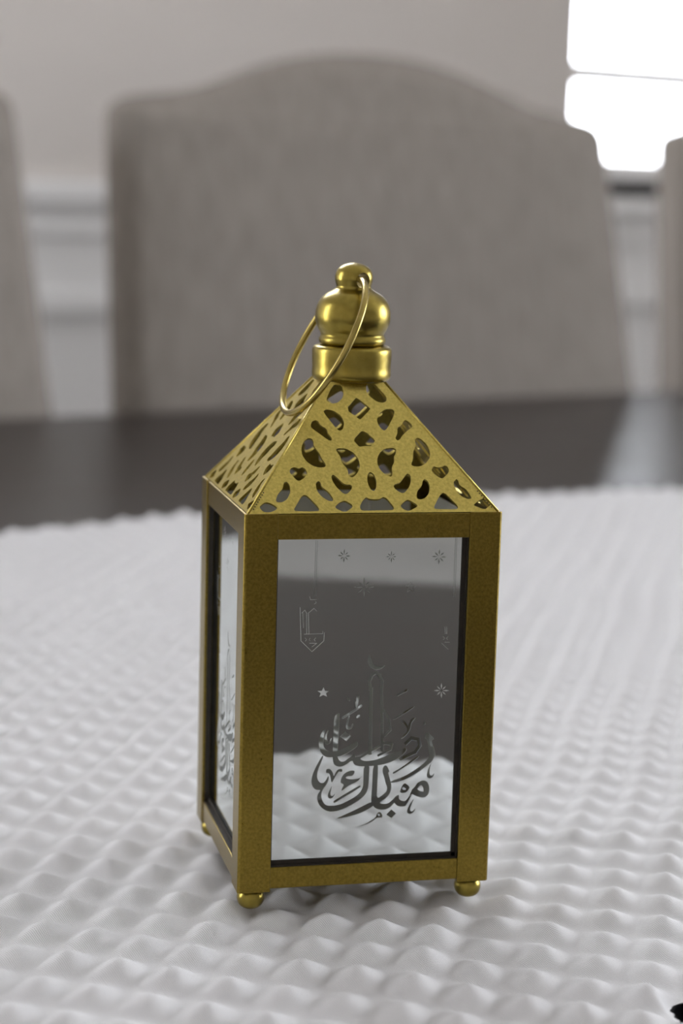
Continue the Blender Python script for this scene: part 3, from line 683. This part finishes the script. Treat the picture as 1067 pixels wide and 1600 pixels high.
# ------------------------------------------------------------------ waffle cloth
def build_cloth():
    x0, x1 = -0.32, 0.70
    nx, ny = 720, 470
    xs_ = np.linspace(x0, x1, nx)
    far = 0.5040 - np.where(xs_ > 0.32, 0.65, 0.25) * (xs_ - 0.32) ** 2 + 0.0022 * np.sin(xs_ * 37) + 0.0012 * np.sin(xs_ * 91 + 1)
    st = 1 / (1 + np.exp(-(xs_ - 0.0095) / 0.0022))
    near = -0.158 * (1 - st) + -0.1035 * st + 0.0015 * np.sin(xs_ * 45)
    v = np.linspace(0, 1, ny)[:, None]
    X = np.repeat(xs_[None], ny, 0)
    wv = np.clip(1 - v / 0.10, 0, 1) ** 2
    Y = -0.158 * (1 - v) + far[None] * v + (near[None] + 0.158) * wv
    # lattice of the weave
    aa, bb = math.radians(43.8), math.radians(-52.7)
    pa, pb = 0.0172 * 0.85, 0.0150 * 0.85
    A = np.array([[pa * math.cos(aa), pb * math.cos(bb)], [pa * math.sin(aa), pb * math.sin(bb)]])
    Ai = np.linalg.inv(A)
    ox, oy = PIT
    wx = 0.0008 * np.sin(X * 31 + Y * 17) + 0.0008 * np.sin(Y * 53 - X * 23 + 2)
    wy = 0.0008 * np.sin(Y * 29 - X * 13 + 1) + 0.0008 * np.sin(X * 61 + Y * 19)
    dx, dy = X + wx - ox, Y + wy - oy
    s = Ai[0, 0] * dx + Ai[0, 1] * dy
    t_ = Ai[1, 0] * dx + Ai[1, 1] * dy
    i_, j_ = np.round(s).astype(int), np.round(t_).astype(int)
    fs, ft = np.abs(s - i_) * 2, np.abs(t_ - j_) * 2
    p_ = 3.0
    d = np.clip((fs ** p_ + ft ** p_) ** (1 / p_), 0, 1)
    tab = rng.random((401, 401))
    dep = 0.85 + 0.30 * tab[(i_ + 200) % 401, (j_ + 200) % 401]
    # puffed pyramids, no two quite the same height
    e_ = np.clip((1.02 - np.sqrt(d ** 2 + 0.03)) / 0.847, 0, 1)
    Z = 0.0032 * dep * e_ * (0.75 + 0.25 * e_) - 0.0027
    # gentle swells of cloth that has not been ironed
    Z += 0.0005 * np.sin(X * 41 + 1.3) * np.sin(Y * 33 + .4) + 0.0003 * np.sin(X * 83 - Y * 61)
    # small pushed-up folds just in front of the lantern and beside it
    for fx, fy, ang, ln, wd, hh in FOLDS:
        u_ = (X - fx) * math.cos(ang) + (Y - fy) * math.sin(ang)
        w_ = -(X - fx) * math.sin(ang) + (Y - fy) * math.cos(ang)
        Z += hh * np.exp(-(u_ / ln) ** 2 - (w_ / wd) ** 2)
    # soft hem lying on the table
    tabz = TT - Z0 + 0.0006
    edge = np.minimum(np.minimum((Y - near[None]), (far[None] - Y)), np.minimum(X - x0, x1 - X))
    k = np.clip(edge / 0.006, 0, 1) ** 0.6
    Z = np.maximum(Z, tabz + 0.0004)
    Z = tabz * (1 - k) + Z * k
    co = np.stack([X, Y, Z], -1).reshape(-1, 3).astype(np.float32)
    idx = np.arange(nx * ny).reshape(ny, nx)
    q = np.stack([idx[:-1, :-1], idx[:-1, 1:], idx[1:, 1:], idx[1:, :-1]], -1).reshape(-1, 4)
    me = bpy.data.meshes.new('waffle_cloth')
    me.vertices.add(len(co)); me.vertices.foreach_set('co', co.ravel())
    me.loops.add(q.size); me.loops.foreach_set('vertex_index', q.ravel().astype(np.int32))
    me.polygons.add(len(q)); me.polygons.foreach_set('loop_start', np.arange(0, q.size, 4, dtype=np.int32))
    me.polygons.foreach_set('use_smooth', np.ones(len(q), dtype=bool))
    me.update(calc_edges=True)
    me.validate()
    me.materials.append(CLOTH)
    return me
PIT = (-0.0530, 0.0101)
FOLDS = [(-0.012, -0.055, math.radians(40), 0.020, 0.007, 0.0012), (0.015, -0.058, math.radians(55), 0.018, 0.006, 0.0012)]
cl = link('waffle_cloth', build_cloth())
cl.location = (0, 0, Z0)
tag(cl, 'white waffle-weave cotton cloth spread over the dark table', 'cloth')

# ------------------------------------------------------------------ lantern
S = 0.85
FOOT, HB, HALF = 0.0062 * S, 0.10465 * S, 0.036 * S
ZB = FOOT + HB
LR = math.radians(-20.7)
lan = empty('lantern', (0, 0, Z0), LR)
tag(lan, 'gold metal lantern with mirrored sides, pierced pyramid roof and wire ring handle', 'lantern')

def ccw(p):
    a = sum(p[i - 1][0] * p[i][1] - p[i][0] * p[i - 1][1] for i in range(len(p)))
    return list(p) if a > 0 else list(p)[::-1]
def chaikin(p, f=0.22):
    o = []
    n_ = len(p)
    for i in range(n_):
        a, b_ = p[i], p[(i + 1) % n_]
        o.append((a[0] * (1 - f) + b_[0] * f, a[1] * (1 - f) + b_[1] * f))
        o.append((a[0] * f + b_[0] * (1 - f), a[1] * f + b_[1] * (1 - f)))
    return o
def quads_of_line(pts, w):
    out = []
    for a, b_ in zip(pts[:-1], pts[1:]):
        a, b_ = Vector(a), Vector(b_)
        d = (b_ - a).normalized()
        n_ = Vector((-d.y, d.x)) * w / 2
        e = d * w * 0.35
        out.append([tuple(a - e + n_), tuple(a - e - n_), tuple(b_ + e - n_), tuple(b_ + e + n_)])
    return out
def arrange(outer, shapes, islands=()):
    """Plane arrangement: triangles of outer minus shapes, and triangles of the shapes (minus islands)."""
    pts, faces = [], []
    for p in [outer] + list(shapes) + list(islands):
        p = ccw(p)
        faces.append(list(range(len(pts), len(pts) + len(p))))
        pts += [Vector(q) for q in p]
    ns = len(shapes)
    vo, _, fo, _, _, of = delaunay_2d_cdt(pts, [], faces, 1, 1e-5, True)
    solid, cut = [], []
    for f, ids in zip(fo, of):
        ids = set(ids)
        if 0 not in ids:
            continue
        hit = any(1 <= i <= ns for i in ids) and not any(i > ns for i in ids)
        (cut if hit else solid).append(tuple(f))
    return [tuple(v_) for v_ in vo], solid, cut

def plate(name, vo, tris, place, thick, mats, side_mat=0, back_mat=0):
    """Thin sheet from 2-D triangles: place(u, v, depth) -> 3-D point."""
    n_ = len(vo)
    verts = [place(u, v_, 0) for u, v_ in vo] + [place(u, v_, thick) for u, v_ in vo]
    faces, idx = [], []
    cnt = {}
    for t3 in tris:
        faces.append(t3); idx.append(0)
        faces.append(tuple(i + n_ for i in t3[::-1])); idx.append(back_mat)
        for i in range(3):
            cnt.setdefault(tuple(sorted((t3[i], t3[(i + 1) % 3]))), []).append((t3[i], t3[(i + 1) % 3]))
    for k_, e in cnt.items():
        if len(e) == 1:
            a, b_ = e[0]
            faces.append((b_, a, a + n_, b_ + n_)); idx.append(side_mat)
    return mesh(name, verts, faces, mats, mat_idx=idx)

mm = 0.001
# frame: four corner posts of folded sheet, eight rails between them
PW, RET, T1 = 0.0092 * S, 0.0020 * S, 0.0008 * S
lip = 0.0010 * S
def post_mesh():
    pl = [(0.0006 * S, 0), (PW, 0), (PW, RET), (PW - lip, RET), (PW - lip, T1), (T1, T1), (T1, PW - lip), (RET, PW - lip), (RET, PW), (0, PW), (0, 0.0006 * S)]
    pl = [(x - HALF, y - HALF) for x, y in pl]
    return prism('corner_post', pl, 'z', FOOT - 0.0009 * S, ZB + 0.0003 * S, GOLD, bevel=0.00018)
pm = post_mesh()
G = 0.0004 * S
def rail_mesh(z0, z1, inner_up):
    """Rail on the -y side: face plate with a return along its inner edge."""
    y0 = -HALF + G
    if inner_up:      # bottom rail: return along its upper edge
        pl = [(y0, z0), (y0, z1), (y0 + RET, z1), (y0 + RET, z1 - lip), (y0 + T1, z1 - lip), (y0 + T1, z0)]
    else:
        pl = [(y0, z1), (y0, z0), (y0 + RET, z0), (y0 + RET, z0 + lip), (y0 + T1, z0 + lip), (y0 + T1, z1)]
    return prism('rail', pl, 'x', -HALF + PW - 0.0006 * S, HALF - PW + 0.0006 * S, GOLD, bevel=0.00015)
rail_b = rail_mesh(FOOT, FOOT + 0.0060 * S, True)
rail_t = rail_mesh(ZB - 0.0068 * S, ZB, False)

# mirror panels with the etched greeting
OW, OH0, OH1 = HALF - 0.0075 * S, 0.0028 * S, HB - 0.004 * S
outer = [(-OW / mm, OH0 / mm), (OW / mm, OH0 / mm), (OW / mm, OH1 / mm), (-OW / mm, OH1 / mm)]
shapes = []
for p in ETCH_SHAPES:
    shapes.append(chaikin(p) if len(p) > 6 else list(p))
for w, pts in ETCH_LINES:
    shapes += quads_of_line(pts, max(w, 0.09))
lim = OW / mm - 0.05
shapes = [[(max(-lim, min(lim, x)), min(OH1 / mm - 0.05, z)) for x, z in p] for p in shapes]
lit_shapes = [chaikin(p, 0.1) if len(p) > 12 else list(p) for p in LIT_SHAPES]
for w, pts in LIT_LINES:
    lit_shapes += quads_of_line(pts, max(w, 0.11))
lit_shapes = [[(max(-lim, min(lim, x)), z) for x, z in p] for p in lit_shapes]
vo, solid, cut = arrange(outer, shapes + lit_shapes, ETCH_ISLANDS)
vc, _, cut = arrange(outer, shapes, ETCH_ISLANDS)
vf, _, cutf = arrange(outer, lit_shapes)
YM = -HALF + 0.0024 * S
place_m = lambda u, v_, d: (u * mm, YM + d, FOOT + v_ * mm)
mirror_me = plate('mirror_panel', vo, solid, place_m, 0.0004, [MIRROR, MIRROR_BACK], side_mat=1, back_mat=1)
etch_me = mesh('etched_greeting', [place_m(u, v_, 0.0002) for u, v_ in vc], cut, ETCH)
lit_etch_me = mesh('lit_etch_lines', [place_m(u, v_, 0.00012) for u, v_ in vf], cutf, LIT_ETCH)
# dark putty strip in the gap between the sheet and the folded frame
def strip_mesh():
    bm = bmesh.new()
    ox_, z0_, z1_ = HALF - PW, FOOT + 0.0060 * S, ZB - 0.0068 * S
    e = 0.00025
    y0, y1 = -HALF + G + 0.0004 * S, YM - 0.00012
    bw = 0.0014 * S
    bm_box(bm, (-ox_ - e, y0, z0_), (-ox_ + e, y1, z1_))
    bm_box(bm, (ox_ - e, y0, z0_), (ox_ + e, y1, z1_))
    bm_box(bm, (-ox_, y0, z0_ - e), (ox_, y1, z0_ + e))
    bm_box(bm, (ox_ - bw, y1 - 0.0002, z0_), (ox_ + e, y1, z1_))
    bm_box(bm, (-ox_, y1 - 0.0002, z0_), (ox_, y1, z0_ + bw))
    return bm_mesh('putty_strip', bm, PUTTY)
strip_me = strip_mesh()
# clear front sheet in front of the silvering
pane_me = box_mesh('glass_sheet', (-OW, YM - 0.0001, FOOT + OH0), (OW, YM - 0.00004, FOOT + OH1), GLASS)

# pierced roof panel
BX, TX, ZT = 0.0350 * S, 0.0085 * S, 0.1438 * S
SL = math.hypot(BX - TX, ZT - ZB)
ey, ez = (BX - TX) / SL, (ZT - ZB) / SL
hole_polys = [chaikin(h, 0.2) for h in ROOF_HOLES]
outer_r = [(-BX / mm, 0), (BX / mm, 0), (TX / mm, SL / mm), (-TX / mm, SL / mm)]
vr, solid_r, cut_r = arrange(outer_r, hole_polys)
place_r = lambda u, v_, d: (u * mm, -BX + v_ * mm * ey + d * ez, ZB + 0.0002 + v_ * mm * ez - d * ey)
roof_me = plate('roof_panel', vr, solid_r, place_r, 0.0006, [GOLD_ROOF_LIT])
bm = bmesh.new(); bm.from_mesh(roof_me)
bmesh.ops.recalc_face_normals(bm, faces=bm.faces); bm.to_mesh(roof_me); bm.free()

for k in range(4):
    a = k * math.pi / 2
    link('corner_post', pm, lan).rotation_euler.z = a
    link('bottom_rail', rail_b, lan).rotation_euler.z = a
    link('top_rail', rail_t, lan).rotation_euler.z = a
    mp_ = link('mirror_panel', mirror_me, lan)
    mp_.rotation_euler.z = a
    mp_['label'] = 'silver mirror panel etched with a greeting in flowing script'
    link('glass_sheet', pane_me, mp_)
    e_ = link('etched_greeting', etch_me, mp_)
    e_['label'] = 'etched script, minaret, stars and small hanging lanterns'
    fr_ = link('lit_etch_lines', lit_etch_me, mp_)
    fr_['kind'] = 'stuff'
    link('putty_strip', strip_me, mp_)['label'] = 'dark strip around the sunken mirror'
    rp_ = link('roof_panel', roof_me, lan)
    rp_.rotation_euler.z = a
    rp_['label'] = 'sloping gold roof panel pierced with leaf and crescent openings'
link('base_plate', box_mesh('base_plate', (-HALF + T1, -HALF + T1, FOOT + 0.0008), (HALF - T1, HALF - T1, FOOT + 0.0016), GOLD), lan)
# rolled hips where two roof panels meet
hip = bmesh.new()
def tube(bm, p0, p1, r, seg=8):
    d = (Vector(p1) - Vector(p0))
    q = d.to_track_quat('Z', 'Y')
    rr_ = []
    for p in (p0, p1):
        rr_.append([bm.verts.new(Vector(p) + q @ Vector((r * math.cos(2 * math.pi * i / seg), r * math.sin(2 * math.pi * i / seg), 0))) for i in range(seg)])
    for i in range(seg):
        k_ = (i + 1) % seg
        bm.faces.new((rr_[0][i], rr_[0][k_], rr_[1][k_], rr_[1][i]))
    bm.faces.new(rr_[0][::-1]); bm.faces.new(rr_[1])
tube(hip, (-BX, -BX, ZB + 0.0002), (-TX, -TX, ZT + 0.0002), 0.00030)
hip_me = bm_mesh('roof_hip', hip, GOLD_ROOF_LIT, smooth=True)
# little punched holes beside the foot of each hip, where the sheets are crimped together
crimp = bmesh.new()
for i in range(8):
    v_ = 0.0012 + i * 0.00062
    for sgn in (-1, 1):
        hw_ = BX - (BX - TX) * v_ / SL - 0.0007
        q_ = Vector((sgn * hw_, -BX + v_ * ey - 0.00004 * ez, ZB + 0.0002 + v_ * ez + 0.00004 * ey))
        rot = Vector((0, -ez, ey)).to_track_quat('Z', 'Y')
        crimp.faces.new([crimp.verts.new(q_ + rot @ Vector((0.00019 * math.cos(k * math.pi / 4), 0.00019 * math.sin(k * math.pi / 4), 0))) for k in range(8)])
crimp_me = bm_mesh('crimp_holes', crimp, PUTTY)
foot_prof = [(0.0016, 0.0), (0.0026, 0.0005), (0.0034, 0.0014), (0.0038, 0.0028), (0.0037, 0.0040), (0.0031, 0.0052), (0.0024, 0.0059), (0.0022, 0.0064)]
foot_me = lathe('foot', smooth_profile([(r * S, z * S - 0.0003) for r, z in foot_prof], 4), GOLD_SMOOTH, 24)
fp = HALF - 0.0046 * S
for k in range(4):
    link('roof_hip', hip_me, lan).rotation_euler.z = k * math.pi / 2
    ch_ = link('crimp_holes', crimp_me, lan)
    ch_.rotation_euler.z = k * math.pi / 2
    ch_['kind'] = 'stuff'
    sx_, sy_ = [(-1, -1), (1, -1), (1, 1), (-1, 1)][k]
    link('foot', foot_me, lan).location = (sx_ * fp, sy_ * fp, 0)

FX = 0.0007 * S
collar_prof = [(0.0085, 0.1436), (0.0104, 0.1440), (0.0111, 0.1447), (0.0113, 0.1458), (0.0112, 0.1475), (0.0113, 0.1500), (0.01135, 0.1522), (0.0110, 0.1532), (0.0102, 0.1537), (0.0088, 0.1539)]
link('collar', lathe('collar', smooth_profile([(r * S, z * S) for r, z in collar_prof], 4), GOLD_SMOOTH, 64, (FX, 0)), lan)
dome_prof = [(0.0080, 0.1536), (0.0089, 0.1540), (0.0094, 0.1547), (0.0095, 0.1555), (0.0092, 0.1562), (0.0090, 0.1567), (0.0092, 0.1574), (0.0099, 0.1586), (0.0105, 0.1602), (0.01075, 0.1620),
             (0.0105, 0.1642), (0.0096, 0.1664), (0.0080, 0.1681), (0.0061, 0.1692), (0.0052, 0.1698), (0.0049, 0.1704), (0.0051, 0.1712), (0.0054, 0.1724), (0.0053, 0.1738), (0.0047, 0.1752), (0.0034, 0.1763), (0.0017, 0.1769), (0.0003, 0.1771)]
dome_me = lathe('finial', smooth_profile([(r * S, z * S) for r, z in dome_prof], 4), GOLD_SMOOTH, 64, (FX, 0))
dome = link('finial', dome_me, lan)
# eye drilled through the knob for the ring
axis = Vector((-0.18, 0.957, -0.10)).normalized()
hc = Vector((0.0014 * S, 0.0, 0.1718 * S))
cb = bmesh.new()
tube(cb, hc - axis * 0.03, hc + axis * 0.03, 0.00215 * S, 24)
cut_me = bm_mesh('cutter', cb, GOLD_SMOOTH)
cutter = link('cutter', cut_me)
md = dome.modifiers.new('eye', 'BOOLEAN')
md.object = cutter; md.operation = 'DIFFERENCE'; md.solver = 'EXACT'
saved = dome.parent
dome.parent = None
bpy.context.view_layer.update()
dg = bpy.context.evaluated_depsgraph_get()
new_me = bpy.data.meshes.new_from_object(dome.evaluated_get(dg))
dome.modifiers.clear()
dome.data = new_me
dome.parent = saved
bpy.data.objects.remove(cutter)
for pf in new_me.polygons:
    pf.use_smooth = True
new_me.set_sharp_from_angle(angle=math.radians(38))

# ring handle
rc = Vector((-0.0090, -0.0060, 0.1539)) * S
th_, ph_, rad = 3.2007, 0.4902, 0.0212 * S
nn = Vector((math.cos(ph_) * math.cos(th_), math.cos(ph_) * math.sin(th_), math.sin(ph_)))
ra = nn.cross(Vector((0, 0, 1))).normalized()
rb = nn.cross(ra)
SEG, TS, wr = 120, 14, 0.00098 * S
verts, faces = [], []
for i in range(SEG):
    a = 2 * math.pi * i / SEG
    d = ra * math.cos(a) + rb * math.sin(a)
    for j in range(TS):
        b_ = 2 * math.pi * j / TS
        verts.append(rc + d * (rad + wr * math.cos(b_)) + nn * (wr * math.sin(b_)))
for i in range(SEG):
    for j in range(TS):
        i2, j2 = (i + 1) % SEG, (j + 1) % TS
        faces.append((i * TS + j, i2 * TS + j, i2 * TS + j2, i * TS + j2))
link('ring_handle', mesh('ring_handle', verts, faces, GOLD_WIRE, smooth=True), lan)
